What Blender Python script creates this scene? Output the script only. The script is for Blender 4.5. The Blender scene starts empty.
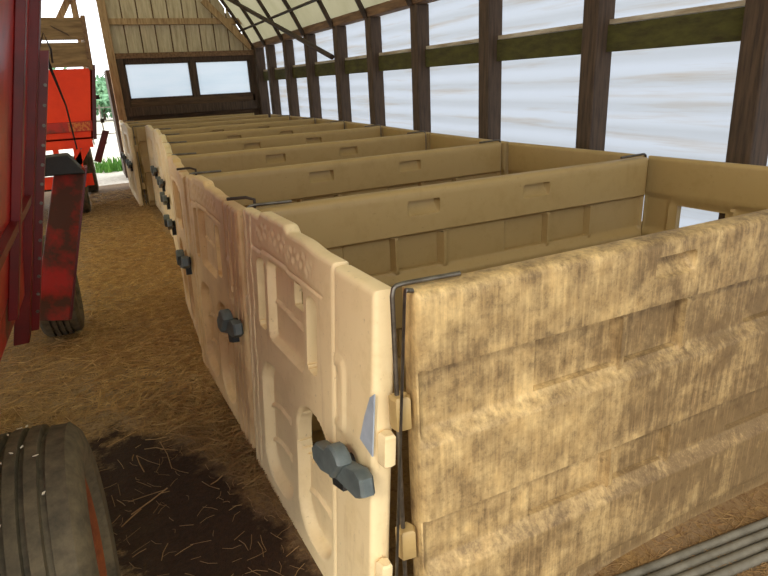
import bpy, math, random
import numpy as np
from mathutils import Matrix, Vector
random.seed(7); rng = np.random.default_rng(7)
SC = bpy.context.scene
COL = SC.collection
# ------------------------------------------------------------------ camera
ROT = ((0.89581, 0.18809, -0.40268), (-0.44184, 0.27893, -0.85263), (-0.04805, 0.94171, 0.33297))
cd = bpy.data.cameras.new('camera'); cam = bpy.data.objects.new('camera', cd); COL.objects.link(cam)
cd.sensor_fit = 'HORIZONTAL'; cd.sensor_width = 36.0; cd.lens = 585.7 / 768 * 36.0; cd.clip_start = 0.02; cd.clip_end = 800
m = Matrix(ROT).to_4x4(); m.translation = (0, 0, 1.642); cam.matrix_world = m
SC.camera = cam
# ------------------------------------------------------------------ sky, sun, exposure
w = bpy.data.worlds.new('overcast_sky'); SC.world = w; w.use_nodes = True
bg = w.node_tree.nodes['Background']; bg.inputs[0].default_value = (0.93, 0.96, 1.0, 1); bg.inputs[1].default_value = 2.6
sd = bpy.data.lights.new('sun', 'SUN'); sd.energy = 2.8; sd.angle = math.radians(14); sd.color = (1.0, 0.93, 0.80)
sun = bpy.data.objects.new('sun', sd); COL.objects.link(sun)
sun.rotation_euler = Vector((0.55, 0.50, -0.62)).to_track_quat('-Z', 'Y').to_euler()
SC.view_settings.view_transform = 'Standard'; SC.view_settings.look = 'None'
SC.view_settings.gamma = 1.0; SC.view_settings.use_curve_mapping = False
SC.view_settings.exposure = 0.0
try:
    SC.cycles.use_denoising = True
    SC.cycles.max_bounces = 10; SC.cycles.diffuse_bounces = 6; SC.cycles.transmission_bounces = 8
except Exception: pass

# ------------------------------------------------------------------ materials
def srgb(r, g, b):
    f = lambda c: (c / 255 / 12.92) if c / 255 <= 0.04045 else ((c / 255 + 0.055) / 1.055) ** 2.4
    return (f(r), f(g), f(b), 1)
class NT:
    def __init__(s, name):
        s.m = bpy.data.materials.new(name); s.m.use_nodes = True; s.t = s.m.node_tree; s.t.nodes.clear()
        s.out = s.n('ShaderNodeOutputMaterial')
    def n(s, t, **k):
        x = s.t.nodes.new(t)
        for a, b in k.items(): setattr(x, a, b)
        return x
    def l(s, a, b): s.t.links.new(a, b)
    def coord(s, scale=(1, 1, 1), which='Object'):
        c = s.n('ShaderNodeTexCoord'); mp = s.n('ShaderNodeMapping'); mp.inputs['Scale'].default_value = scale
        s.l(c.outputs[which], mp.inputs['Vector']); return mp.outputs[0]
    def world(s, scale=(1, 1, 1)):
        c = s.n('ShaderNodeNewGeometry'); mp = s.n('ShaderNodeMapping'); mp.inputs['Scale'].default_value = scale
        s.l(c.outputs['Position'], mp.inputs['Vector']); return mp.outputs[0]
    def noise(s, v, scale, detail=5, rough=0.6):
        x = s.n('ShaderNodeTexNoise'); x.inputs['Scale'].default_value = scale; x.inputs['Detail'].default_value = detail
        x.inputs['Roughness'].default_value = rough; s.l(v, x.inputs['Vector']); return x.outputs['Fac']
    def ramp(s, f, stops):
        x = s.n('ShaderNodeValToRGB'); e = x.color_ramp.elements
        while len(e) < len(stops): e.new(0.5)
        for i, (p, c) in enumerate(stops): e[i].position = p; e[i].color = c if len(c) == 4 else (*c, 1)
        s.l(f, x.inputs[0]); return x.outputs[0]
    def mix(s, fac, a, b, mode='MIX'):
        x = s.n('ShaderNodeMix', data_type='RGBA', blend_type=mode)
        for i, v in ((0, fac), (6, a), (7, b)):
            if hasattr(v, 'node'): s.l(v, x.inputs[i])
            else: x.inputs[i].default_value = v
        return x.outputs[2]
    def math(s, op, a, b=0.0, clamp=False):
        x = s.n('ShaderNodeMath', operation=op, use_clamp=clamp)
        for i, v in ((0, a), (1, b)):
            if hasattr(v, 'node'): s.l(v, x.inputs[i])
            else: x.inputs[i].default_value = v
        return x.outputs[0]
    def bsdf(s, col, rough=0.6, bump=None, bs=0.3, bd=0.01, metal=0.0, spec=0.5):
        b = s.n('ShaderNodeBsdfPrincipled')
        if hasattr(col, 'node'): s.l(col, b.inputs['Base Color'])
        else: b.inputs['Base Color'].default_value = col
        if hasattr(rough, 'node'): s.l(rough, b.inputs['Roughness'])
        else: b.inputs['Roughness'].default_value = rough
        b.inputs['Metallic'].default_value = metal; b.inputs['Specular IOR Level'].default_value = spec
        if bump is not None:
            x = s.n('ShaderNodeBump'); x.inputs['Strength'].default_value = bs; x.inputs['Distance'].default_value = bd
            s.l(bump, x.inputs['Height']); s.l(x.outputs[0], b.inputs['Normal'])
        s.l(b.outputs[0], s.out.inputs[0]); return b
BW = [(0.0, (0, 0, 0, 1)), (1.0, (1, 1, 1, 1))]
def step(lo, hi): return [(lo, (0, 0, 0, 1)), (hi, (1, 1, 1, 1))]
M = {}
def plastic(name, base, dirt, amount, streak, red=0.0):
    t = NT(name); o = t.coord(); w_ = t.world()
    st = t.noise(t.world((26, 26, 2.2)), 1.0, 6, 0.65); sp = t.noise(w_, 55, 4, 0.7); big = t.noise(w_, 3.1, 5, 0.6); mid = t.noise(w_, 11, 6, 0.7)
    a = t.ramp(t.math('ADD', t.math('MULTIPLY', st, streak), t.math('MULTIPLY', big, 1 - streak)), step(0.62 - amount * 0.3, 0.78 - amount * 0.22))
    b = t.ramp(sp, step(0.66 - amount * 0.12, 0.74 - amount * 0.10))
    c = t.ramp(mid, step(0.5, 0.8))
    col = t.mix(c, base, (base[0] * 0.86, base[1] * 0.83, base[2] * 0.74, 1))
    col = t.mix(t.math('MULTIPLY', a, 0.35 + 0.55 * amount), col, dirt)
    col = t.mix(t.math('MULTIPLY', b, 0.25 + 0.5 * amount), col, (dirt[0] * 0.4, dirt[1] * 0.35, dirt[2] * 0.3, 1))
    if red > 0:
        rr = t.ramp(t.noise(w_, 1.7, 3, 0.5), step(0.42, 0.62)); col = t.mix(t.math('MULTIPLY', rr, red), col, srgb(150, 92, 58))
    t.bsdf(col, 0.5, mid, 0.12, 0.004); M[name] = t.m
BEIGE = srgb(240, 216, 168); TAN = srgb(176, 148, 96)
plastic('plastic_gate', BEIGE, srgb(170, 130, 80), 0.22, 0.5)
plastic('plastic_gate_stained', srgb(236, 202, 146), srgb(150, 105, 64), 0.32, 0.25, 0.4)
plastic('plastic_panel', TAN, srgb(150, 116, 66), 0.12, 0.4)
def grimy():
    t = NT('plastic_grimy'); w_ = t.world()
    st = t.noise(t.world((55, 55, 3.0)), 1.0, 6, 0.7); sp = t.noise(w_, 75, 5, 0.75); big = t.noise(t.world((2.3, 2.3, 3.4)), 1.0, 6, 0.65); mid = t.noise(w_, 18, 6, 0.7)
    sx = t.n('ShaderNodeSeparateXYZ'); t.l(t.n('ShaderNodeNewGeometry').outputs['Position'], sx.inputs[0])
    # manure splashes, heavier away from the corner; the edge is broken up by noise
    lvl = t.math('ADD', t.math('MULTIPLY', t.math('SUBTRACT', 1.12, sx.outputs[2]), 0.15), t.math('MULTIPLY', t.math('SUBTRACT', sx.outputs[0], 0.85), 0.24))
    patch = t.noise(t.world((9, 9, 7)), 1.0, 6, 0.7)
    var = t.math('ADD', t.math('MULTIPLY', t.math('SUBTRACT', big, 0.5), 1.0), t.math('ADD', t.math('MULTIPLY', t.math('SUBTRACT', patch, 0.5), 1.25), t.math('MULTIPLY', t.math('SUBTRACT', st, 0.5), 0.8)))
    g = t.ramp(t.math('ADD', t.math('ADD', lvl, 0.60), var), step(0.28, 0.95))
    col = t.mix(t.ramp(mid, step(0.35, 0.75)), srgb(232, 200, 140), srgb(206, 170, 110))
    col = t.mix(t.math('MULTIPLY', g, 0.9), col, srgb(98, 76, 48))
    blot = t.math('MULTIPLY', t.ramp(t.noise(w_, 26, 6, 0.78), step(0.50, 0.66)), t.ramp(g, step(0.1, 0.7)))
    col = t.mix(t.math('MULTIPLY', blot, 0.5), col, srgb(74, 54, 34))
    run = t.math('MULTIPLY', t.ramp(t.noise(t.world((150, 150, 6)), 1.0, 4, 0.65), step(0.52, 0.68)), t.ramp(g, step(0.2, 0.8)))
    col = t.mix(t.math('MULTIPLY', run, 0.38), col, srgb(182, 148, 100))
    dk = t.math('MULTIPLY', t.ramp(sp, step(0.54, 0.68)), t.ramp(g, step(0.0, 0.6)))
    col = t.mix(t.math('MULTIPLY', dk, 0.35), col, srgb(70, 50, 32))
    t.bsdf(col, 0.62, mid, 0.25, 0.006); M['plastic_grimy'] = t.m
grimy()
def simple(name, c1, c2, scale=8, rough=0.6, stretch=(1, 1, 1), bump=0.2, metal=0.0, spec=0.5, lo=0.35, hi=0.7):
    t = NT(name); f = t.noise(t.coord(stretch), scale, 6, 0.65)
    t.bsdf(t.mix(t.ramp(f, step(lo, hi)), c1, c2), rough, f, bump, 0.006, metal, spec); M[name] = t.m
simple('wood_post', srgb(92, 72, 54), srgb(48, 36, 28), 3, 0.8, (14, 14, 1.2), 0.5)
simple('wood_light', srgb(186, 156, 114), srgb(128, 98, 66), 3, 0.8, (10, 10, 1.2), 0.4)
simple('wood_plate', srgb(138, 106, 74), srgb(84, 60, 42), 3, 0.8, (10, 1.0, 10), 0.4)
simple('wood_sill', srgb(104, 80, 56), srgb(58, 42, 30), 3, 0.85, (1.0, 10, 10), 0.4)
simple('wood_mossy', srgb(84, 82, 34), srgb(58, 50, 24), 5, 0.9, (4, 1.2, 4), 0.5)
simple('wood_pale', srgb(206, 196, 178), srgb(150, 128, 98), 4, 0.8, (6, 1.0, 6), 0.3)
simple('wood_sideboard', srgb(150, 122, 84), srgb(98, 76, 50), 3, 0.85, (1.2, 8, 9), 0.5)
simple('cladding', srgb(206, 192, 160), srgb(172, 156, 124), 4, 0.6, (6, 6, 0.8), 0.1)
simple('steel', srgb(128, 122, 112), srgb(72, 66, 58), 14, 0.4, (1, 1, 1), 0.2, 0.8)
simple('steel_pole', srgb(118, 112, 98), srgb(80, 74, 62), 9, 0.6, (1, 1, 1), 0.3, 0.1)
simple('steel_dark', srgb(74, 58, 46), srgb(44, 34, 28), 9, 0.6, (1, 1, 1), 0.2, 0.3)
simple('latch_grey', srgb(98, 106, 104), srgb(74, 82, 82), 20, 0.5, (1, 1, 1), 0.1)
simple('latch_black', srgb(38, 38, 36), srgb(24, 24, 22), 20, 0.6)
simple('tag_blue_grey', srgb(176, 184, 194), srgb(150, 160, 172), 12, 0.5)
simple('paint_red', srgb(196, 34, 18), srgb(136, 22, 14), 4, 0.32, (1, 1, 1), 0.08)
simple('paint_red_dark', srgb(116, 12, 10), srgb(78, 10, 10), 5, 0.4, (1, 1, 1), 0.08)
simple('paint_red_worn', srgb(178, 34, 18), srgb(84, 46, 26), 3.2, 0.55, (1, 1, 1), 0.15, lo=0.42, hi=0.58)
simple('paint_orange', srgb(242, 62, 8), srgb(222, 46, 6), 3, 0.7, (1, 1, 1), 0.05)
simple('rust', srgb(146, 78, 34), srgb(92, 44, 22), 14, 0.8, (1, 1, 1), 0.4)
simple('decal', srgb(196, 112, 46), srgb(168, 40, 20), 30, 0.6, (1, 1, 1), 0.0, lo=0.45, hi=0.55)
simple('rubber', srgb(108, 96, 72), srgb(64, 58, 44), 18, 0.85, (1, 1, 1), 0.35)
simple('rubber_dark', srgb(62, 58, 48), srgb(38, 36, 30), 14, 0.85, (1, 1, 1), 0.3)
simple('leaf', srgb(112, 168, 64), srgb(64, 120, 44), 6, 0.7)
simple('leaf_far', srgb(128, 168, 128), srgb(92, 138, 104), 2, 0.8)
def straw_mat():
    t = NT('straw'); w_ = t.world(); f = t.noise(w_, 14, 4, 0.6)
    c = t.mix(t.ramp(f, step(0.3, 0.7)), srgb(226, 190, 122), srgb(160, 118, 66))
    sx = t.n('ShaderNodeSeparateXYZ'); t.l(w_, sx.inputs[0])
    d = t.math('ADD', t.math('MULTIPLY', t.math('SUBTRACT', 3.6, sx.outputs[1]), 0.5), t.math('MULTIPLY', t.noise(w_, 3.0, 4, 0.6), 0.7))   # straw turns browner towards the camera end
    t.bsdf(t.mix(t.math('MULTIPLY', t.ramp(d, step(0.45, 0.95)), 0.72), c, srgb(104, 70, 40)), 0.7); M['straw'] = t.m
straw_mat()
simple('chip_white', srgb(232, 222, 200), srgb(200, 190, 160), 9, 0.7)
simple('gravel', srgb(216, 210, 196), srgb(176, 168, 150), 14, 0.9)
def sheet(name, c1, c2, stretch, sc, transl, lo=0.45, hi=0.75):
    t = NT(name); f = t.noise(t.world(stretch), sc, 5, 0.6); col = t.mix(t.ramp(f, step(lo, hi)), c1, c2)
    a = t.n('ShaderNodeBsdfDiffuse'); b = t.n('ShaderNodeBsdfTranslucent'); mx = t.n('ShaderNodeMixShader'); mx.inputs[0].default_value = transl
    t.l(col, a.inputs[0]); t.l(col, b.inputs[0]); t.l(a.outputs[0], mx.inputs[1]); t.l(b.outputs[0], mx.inputs[2]); t.l(mx.outputs[0], t.out.inputs[0]); M[name] = t.m
sheet('poly_sheet', (0.37, 0.40, 0.45, 1), srgb(146, 132, 110), (1, 0.35, 8), 1.7, 0.88, 0.52, 0.86)
sheet('pane_sheet', (0.66, 0.70, 0.74, 1), (0.60, 0.66, 0.71, 1), (1, 1, 6), 1.2, 0.93)
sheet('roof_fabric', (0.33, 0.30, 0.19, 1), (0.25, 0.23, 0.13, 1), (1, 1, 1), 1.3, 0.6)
def floor_mat():
    t = NT('dirt_floor'); w_ = t.world(); big = t.noise(w_, 1.6, 5, 0.6); mid = t.noise(w_, 9, 6, 0.7); fine = t.noise(w_, 60, 5, 0.75)
    fib = t.noise(t.world((60, 9, 10)), 1.0, 4, 0.7); fib2 = t.noise(t.world((8, 70, 10)), 1.0, 4, 0.7)
    c = t.mix(t.ramp(big, step(0.38, 0.62)), srgb(176, 154, 120), srgb(182, 148, 94))
    c = t.mix(t.math('MULTIPLY', t.ramp(mid, step(0.4, 0.65)), 0.45), c, srgb(136, 106, 66))
    c = t.mix(t.math('MULTIPLY', t.ramp(t.math('MAXIMUM', fib, fib2), step(0.53, 0.66)), 0.75), c, srgb(212, 172, 104))
    c = t.mix(t.math('MULTIPLY', t.ramp(t.math('ADD', t.math('MULTIPLY', fine, 0.5), t.math('MULTIPLY', t.noise(w_, 22, 6, 0.8), 0.5)), step(0.48, 0.62)), 0.75), c, srgb(84, 58, 32))
    sx = t.n('ShaderNodeSeparateXYZ'); t.l(t.n('ShaderNodeNewGeometry').outputs['Position'], sx.inputs[0])
    X, Y = sx.outputs[0], sx.outputs[1]
    # very dark brown patch beside the tyre: a slanted oval with a ragged edge
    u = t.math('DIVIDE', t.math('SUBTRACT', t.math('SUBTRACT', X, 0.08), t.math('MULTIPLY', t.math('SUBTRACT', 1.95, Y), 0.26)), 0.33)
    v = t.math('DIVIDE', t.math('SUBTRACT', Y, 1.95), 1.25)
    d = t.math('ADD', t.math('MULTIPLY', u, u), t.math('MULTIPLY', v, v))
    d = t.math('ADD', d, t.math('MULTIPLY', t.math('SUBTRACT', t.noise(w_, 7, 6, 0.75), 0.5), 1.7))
    dark_oval = t.ramp(d, [(0.55, (1, 1, 1, 1)), (0.95, (0, 0, 0, 1))])
    near_brown = t.ramp(t.math('ADD', t.math('MULTIPLY', t.math('SUBTRACT', 3.6, Y), 0.5), t.math('MULTIPLY', t.noise(w_, 3.0, 4, 0.6), 0.7)), step(0.45, 0.95))  # floor turns browner towards the camera end, edge broken by noise
    near_brown = t.math('MULTIPLY', near_brown, t.ramp(t.math('ADD', X, t.math('MULTIPLY', mid, 0.3)), step(-0.25 + 0.15, 0.2)))
    c = t.mix(t.math('MULTIPLY', near_brown, 0.65), c, srgb(84, 56, 34))
    # bare damp mud near the far doorway
    far = t.ramp(t.math('ADD', t.math('MULTIPLY', t.math('SUBTRACT', Y, 9.2), 0.5), t.math('MULTIPLY', mid, 0.5)), step(0.3, 0.7))
    c = t.mix(t.math('MULTIPLY', far, 0.75), c, srgb(104, 84, 66))
    c = t.mix(t.math('MULTIPLY', dark_oval, 0.93), c, t.mix(t.ramp(fine, step(0.4, 0.7)), srgb(34, 22, 15), srgb(62, 40, 24)))
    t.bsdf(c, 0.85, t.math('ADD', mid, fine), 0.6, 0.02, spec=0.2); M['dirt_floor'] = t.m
floor_mat()

# ------------------------------------------------------------------ builders
def link(o, parent=None):
    COL.objects.link(o)
    if parent is not None: o.parent = parent
    return o
def tag(o, label=None, cat=None, group=None, kind=None):
    if label: o['label'] = label
    if cat: o['category'] = cat
    if group: o['group'] = group
    if kind: o['kind'] = kind
    return o
def empty(name, loc=(0, 0, 0), rot=(0, 0, 0), parent=None):
    o = bpy.data.objects.new(name, None); o.empty_display_size = 0.1; o.location = loc; o.rotation_euler = rot; return link(o, parent)
class MB:
    def __init__(s): s.v = []; s.f = []
    def hexa(s, p):      # bottom 4 (ccw), top 4
        i = len(s.v); s.v += [tuple(q) for q in p]
        s.f += [tuple(i + k for k in q) for q in ((3, 2, 1, 0), (4, 5, 6, 7), (0, 1, 5, 4), (1, 2, 6, 5), (2, 3, 7, 6), (3, 0, 4, 7))]; return s
    def box(s, x0, x1, y0, y1, z0, z1):
        return s.hexa([(x0, y0, z0), (x1, y0, z0), (x1, y1, z0), (x0, y1, z0), (x0, y0, z1), (x1, y0, z1), (x1, y1, z1), (x0, y1, z1)])
    def prism(s, poly, y0, y1, axis='y', bev=0.0):
        n = len(poly); i = len(s.v)
        def P(a, b, d): return {'y': (a, d, b), 'x': (d, a, b), 'z': (a, b, d)}[axis]
        rings = [(poly, y0), (poly, y1)]
        if bev:
            cx = sum(p[0] for p in poly) / n; cy = sum(p[1] for p in poly) / n
            sh = [(cx + (p[0] - cx) * (1 - bev / max(1e-6, math.hypot(p[0] - cx, p[1] - cy))), cy + (p[1] - cy) * (1 - bev / max(1e-6, math.hypot(p[0] - cx, p[1] - cy)))) for p in poly]
            sg = 1 if y1 > y0 else -1
            rings = [(sh, y0), (poly, y0 + sg * bev), (poly, y1 - sg * bev), (sh, y1)]
        for pl, d in rings: s.v += [P(a, b, d) for a, b in pl]
        R = len(rings)
        s.f.append(tuple(i + k for k in range(n))[::-1]); s.f.append(tuple(i + (R - 1) * n + k for k in range(n)))
        for r in range(R - 1):
            for k in range(n): k2 = (k + 1) % n; s.f.append((i + r * n + k, i + r * n + k2, i + (r + 1) * n + k2, i + (r + 1) * n + k))
        return s
    def tube(s, pts, r, n=8, caps=True):
        pts = [Vector(p) for p in pts]; i = len(s.v); up = None
        for k, p in enumerate(pts):
            d = (pts[min(k + 1, len(pts) - 1)] - pts[max(k - 1, 0)]).normalized()
            if up is None: up = Vector((0, 0, 1)) if abs(d.z) < 0.9 else Vector((1, 0, 0))
            a = d.cross(up).normalized(); up = a.cross(d).normalized()
            rr = r[k] if isinstance(r, (list, tuple)) else r
            for j in range(n):
                t = 2 * math.pi * j / n; s.v.append(tuple(p + a * math.cos(t) * rr + up * math.sin(t) * rr))
        for k in range(len(pts) - 1):
            for j in range(n): j2 = (j + 1) % n; s.f.append((i + k * n + j, i + k * n + j2, i + (k + 1) * n + j2, i + (k + 1) * n + j))
        if caps: s.f.append(tuple(i + j for j in range(n))[::-1]); s.f.append(tuple(i + (len(pts) - 1) * n + j for j in range(n)))
        return s
    def lathe_x(s, prof, n=40):      # prof: (x, r) around the x axis
        i = len(s.v); m_ = len(prof)
        for k in range(n):
            t = 2 * math.pi * k / n
            for (x, r) in prof: s.v.append((x, r * math.cos(t), r * math.sin(t)))
        for k in range(n):
            k2 = (k + 1) % n
            for j in range(m_ - 1): s.f.append((i + k * m_ + j, i + k * m_ + j + 1, i + k2 * m_ + j + 1, i + k2 * m_ + j))
        return s
    def mesh(s, name, mat, smooth=None):
        me = bpy.data.meshes.new(name); me.from_pydata(s.v, [], s.f); me.materials.append(M[mat])
        bm_fix(me)
        if smooth:
            me.shade_smooth(); me.set_sharp_from_angle(angle=math.radians(smooth))
        return me
    def build(s, name, mat, parent=None, smooth=None):
        return link(bpy.data.objects.new(name, s.mesh(name, mat, smooth)), parent)
import bmesh
def bm_fix(me):
    b = bmesh.new(); b.from_mesh(me); bmesh.ops.recalc_face_normals(b, faces=b.faces); b.to_mesh(me); b.free(); me.update()
def inst(name, me, parent=None, loc=(0, 0, 0), rot=(0, 0, 0)):
    o = bpy.data.objects.new(name, me); o.location = loc; o.rotation_euler = rot; return link(o, parent)
def bevel(o, wd=0.006, seg=2):
    md = o.modifiers.new('bevel', 'BEVEL'); md.width = wd; md.segments = seg; md.limit_method = 'ANGLE'; return o

def lines(a, b, stepv, extra=()):
    L = list(np.linspace(a, b, int(round((b - a) / stepv)) + 1)) + [a + .002, a + .006, a + .012, a + .02, b - .002, b - .006, b - .012, b - .02]
    L += [e + d for e in extra for d in (-.008, -.003, .003, .008)]
    L = sorted(x for x in L if a <= x <= b); out = [L[0]]
    for x in L[1:]:
        if x - out[-1] > 0.0012: out.append(x)
    out[-1] = b; return np.array(out)
def rbox(s, z, s0, s1, z0, z1, r):
    cx, cz, hx, hz = (s0 + s1) / 2, (z0 + z1) / 2, (s1 - s0) / 2 - r, (z1 - z0) / 2 - r
    qx, qz = np.abs(s - cx) - hx, np.abs(z - cz) - hz
    return np.hypot(np.maximum(qx, 0), np.maximum(qz, 0)) + np.minimum(np.maximum(qx, qz), 0) - r
def sm(x, a, b):
    t = np.clip((x - a) / (b - a), 0, 1); return t * t * (3 - 2 * t)
def slab(name, S, Z, face, back, mat, half=0.026, rnd=0.02, hole=None, zmap=None, smooth=40):
    """a moulded plate: grid over (s, z) with relief on both faces, rounded rim and real openings"""
    s, z = np.meshgrid(S, Z, indexing='ij'); s = s.copy(); z = z.copy()
    if hole is not None:
        e = 1e-4; hgrid = 0.0075
        for _ in range(2):
            d = hole(s, z); gx = (hole(s + e, z) - hole(s - e, z)) / (2 * e); gz = (hole(s, z + e) - hole(s, z - e)) / (2 * e)
            mk = np.abs(d) < hgrid * 0.62
            mk[0, :] = mk[-1, :] = False; mk[:, 0] = mk[:, -1] = False
            s = np.where(mk, s - d * gx, s); z = np.where(mk, z - d * gz, z)
        sc, zc = (s[:-1, :-1] + s[1:, 1:]) / 2, (z[:-1, :-1] + z[1:, 1:]) / 2
        keep = hole(sc, zc) > 0
    else: keep = np.ones((len(S) - 1, len(Z) - 1), bool)
    de = np.minimum(np.minimum(s - S[0], S[-1] - s), np.minimum(z - Z[0], Z[-1] - z))
    k = np.clip(de / rnd, 0, 1); ed = rnd * (1 - np.sqrt(np.clip(1 - (1 - k) ** 2, 0, 1)))
    f = half - ed + face(s, z) * sm(de, 0, rnd); b = half - ed + back(s, z) * sm(de, 0, rnd)
    zz = zmap(s, z) if zmap else z
    n, mz = s.shape; idx = np.arange(n * mz).reshape(n, mz)
    V = np.concatenate([np.stack([s, -f, zz], -1).reshape(-1, 3), np.stack([s, b, zz], -1).reshape(-1, 3)])
    N = n * mz
    a00, a10, a11, a01 = idx[:-1, :-1][keep], idx[1:, :-1][keep], idx[1:, 1:][keep], idx[:-1, 1:][keep]
    F = [np.stack([a00, a10, a11, a01], -1), np.stack([a01, a11, a10, a00], -1) + N]
    pad = np.zeros((n + 1, mz + 1), bool); pad[1:-1, 1:-1] = keep
    def wall(nb, p, q):
        mk = keep & ~nb; A, B = p[mk], q[mk]; F.append(np.stack([B, A, A + N, B + N], -1))
    wall(pad[1:-1, :-2], idx[:-1, :-1], idx[1:, :-1]); wall(pad[2:, 1:-1], idx[1:, :-1], idx[1:, 1:])
    wall(pad[1:-1, 2:], idx[1:, 1:], idx[:-1, 1:]); wall(pad[:-2, 1:-1], idx[:-1, 1:], idx[:-1, :-1])
    F = np.concatenate(F); used = np.unique(F); re = np.full(2 * N, -1); re[used] = np.arange(len(used)); F = re[F]; V = V[used]
    me = bpy.data.meshes.new(name); me.from_pydata(V.tolist(), [], F.tolist()); me.materials.append(M[mat]); me.update()
    me.shade_smooth(); me.set_sharp_from_angle(angle=math.radians(smooth)); return me

# ------------------------------------------------------------------ the ground
def fz(x, y):
    return -0.05 * float(sm(np.array(x), 0.35, 0.65)) * float(1 - sm(np.array(y), 1.05, 1.25)) + 0.012 * math.sin(x * 3.1 + y * 1.7) * math.sin(y * 2.3 - x)
mb = MB(); xs = np.linspace(-7.8, 3.5, 91); ys = np.linspace(-6.6, 12.6, 154)
for x in xs:
    for y in ys: mb.v.append((x, y, fz(x, y)))
for i in range(len(xs) - 1):
    for j in range(len(ys) - 1):
        a = i * len(ys) + j; mb.f.append((a, a + len(ys), a + len(ys) + 1, a + 1))
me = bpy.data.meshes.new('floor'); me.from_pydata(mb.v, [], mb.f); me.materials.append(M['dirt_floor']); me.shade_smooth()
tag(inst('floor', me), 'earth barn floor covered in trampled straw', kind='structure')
tag(MB().box(-60, 60, 12.6, 140, -0.12, -0.02).box(-60, 60, -60, 12.6, -0.32, -0.22).build('yard_ground', 'gravel'), 'pale gravel yard outside the far doorway', kind='structure')

# ------------------------------------------------------------------ right wall
POSTS = [-2.5, -1.45, -0.28, 0.9, 2.08, 3.28, 4.51, 5.76, 6.86, 7.94, 9.12, 10.2, 11.28]
XW = 3.2
wr = tag(empty('wall_right', (XW + 0.15, 5, 0)), 'timber post wall clad in milky translucent corrugated sheet', kind='structure')
OFF = Vector((XW + 0.15, 5, 0))
def wbox(mb, x0, x1, y0, y1, z0, z1): return mb.box(x0 - OFF.x, x1 - OFF.x, y0 - OFF.y, y1 - OFF.y, z0, z1)
pm = MB().box(-0.075, 0.075, -0.075, 0.075, -0.1, 2.36).mesh('wall_post', 'wood_post')
for k, y in enumerate(POSTS):
    o = inst('wall_post', pm, wr, (XW + 0.075 - OFF.x, y - OFF.y, 0), (-0.02 if k == 4 else random.uniform(-.008, .008), 0, random.uniform(-.05, .05))); bevel(o, 0.012)
bevel(wbox(MB(), 3.18, 3.36, 12.0, 12.2, -0.1, 2.38).build('wall_post', 'wood_post', wr), 0.012)
ed = POSTS + [12.1]
for a, b in zip(ed[:-1], ed[1:]):
    wbox(MB(), 3.29, 3.345, a + 0.04, b - 0.04, 1.755, 1.925).build('girt', 'wood_mossy', wr)
    wbox(MB(), 3.30, 3.345, a + 0.04, b - 0.04, 1.93, 1.96).build('girt_cap', 'wood_pale', wr)
    mb = MB(); n = 60
    for i in range(n + 1):
        z = 0.05 + 2.4 * i / n; dx = 0.012 * math.cos(z * 2 * math.pi / 0.16)
        for yy in (a, b + 0.02): mb.v.append((3.375 + dx - OFF.x, yy - OFF.y, z))
    for i in range(n): mb.f.append((2 * i, 2 * i + 1, 2 * i + 3, 2 * i + 2))
    mb.build('cladding_sheet', 'poly_sheet', wr, 60)
    wbox(MB(), 3.30, 3.345, a + 0.04, b - 0.04, 0.0, 0.28).build('kick_board', 'wood_plate', wr)
bevel(wbox(MB(), 3.19, 3.34, -2.6, 12.2, 2.36, 2.46).build('eave_plate', 'wood_plate', wr), 0.008)

# ------------------------------------------------------------------ hoop roof
CX, CZ, RR = -2.2, -0.246, 6.0
A0, A1 = math.radians(25.8), math.radians(154.2)
ce = tag(empty('ceiling', (CX, 5, 5.7)), 'cream fabric roof stretched over arched steel hoops', kind='structure')
mb = MB(); n = 64; yb = np.linspace(-2.6, 12.3, 27)
for j, y in enumerate(yb):
    for i in range(n + 1):
        t = A0 + (A1 - A0) * i / n; r = RR + 0.05 - (0.02 if j % 2 else 0); mb.v.append((r * math.cos(t), y - 5, CZ + r * math.sin(t) - 5.7))
for j in range(len(yb) - 1):
    for i in range(n): a = j * (n + 1) + i; mb.f.append((a, a + 1, a + n + 2, a + n + 1))
mb.build('roof_fabric', 'roof_fabric', ce, 60)
arc = [((RR - 0.02) * math.cos(A0 + (A1 - A0) * i / 40), 0, CZ + (RR - 0.02) * math.sin(A0 + (A1 - A0) * i / 40) - 5.7) for i in range(41)]
arc2 = [((RR - 0.19) * math.cos(A0 + (A1 - A0) * i / 40), 0, CZ + (RR - 0.19) * math.sin(A0 + (A1 - A0) * i / 40) - 5.7) for i in range(1, 40)]
hm = MB().tube(arc, 0.032, 6).mesh('hoop', 'steel_dark', 50)
for y in POSTS + [12.12]: inst('hoop', hm, ce, (0, y - 5, 0))
for ang, rr_ in ((29.5, 0.02), (45.0, 0.02), (62, 0.02), (90, 0.02), (118, 0.02), (140, 0.02)):
    t = math.radians(ang); r = RR - 0.08
    MB().tube([(r * math.cos(t), -7.5, CZ + r * math.sin(t) - 5.7), (r * math.cos(t), 7.2, CZ + r * math.sin(t) - 5.7)], rr_, 6).build('purlin', 'steel_dark', ce, 50)
MB().tube([(3.15 - CX, 7.94 - 5, 1.98 - 5.7), (2.70 - CX, 11.5 - 5, 3.13 - 5.7), (2.55 - CX, 12.1 - 5, 3.36 - 5.7)], 0.036, 8).build('wind_brace', 'steel_dark', ce, 50)

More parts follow.
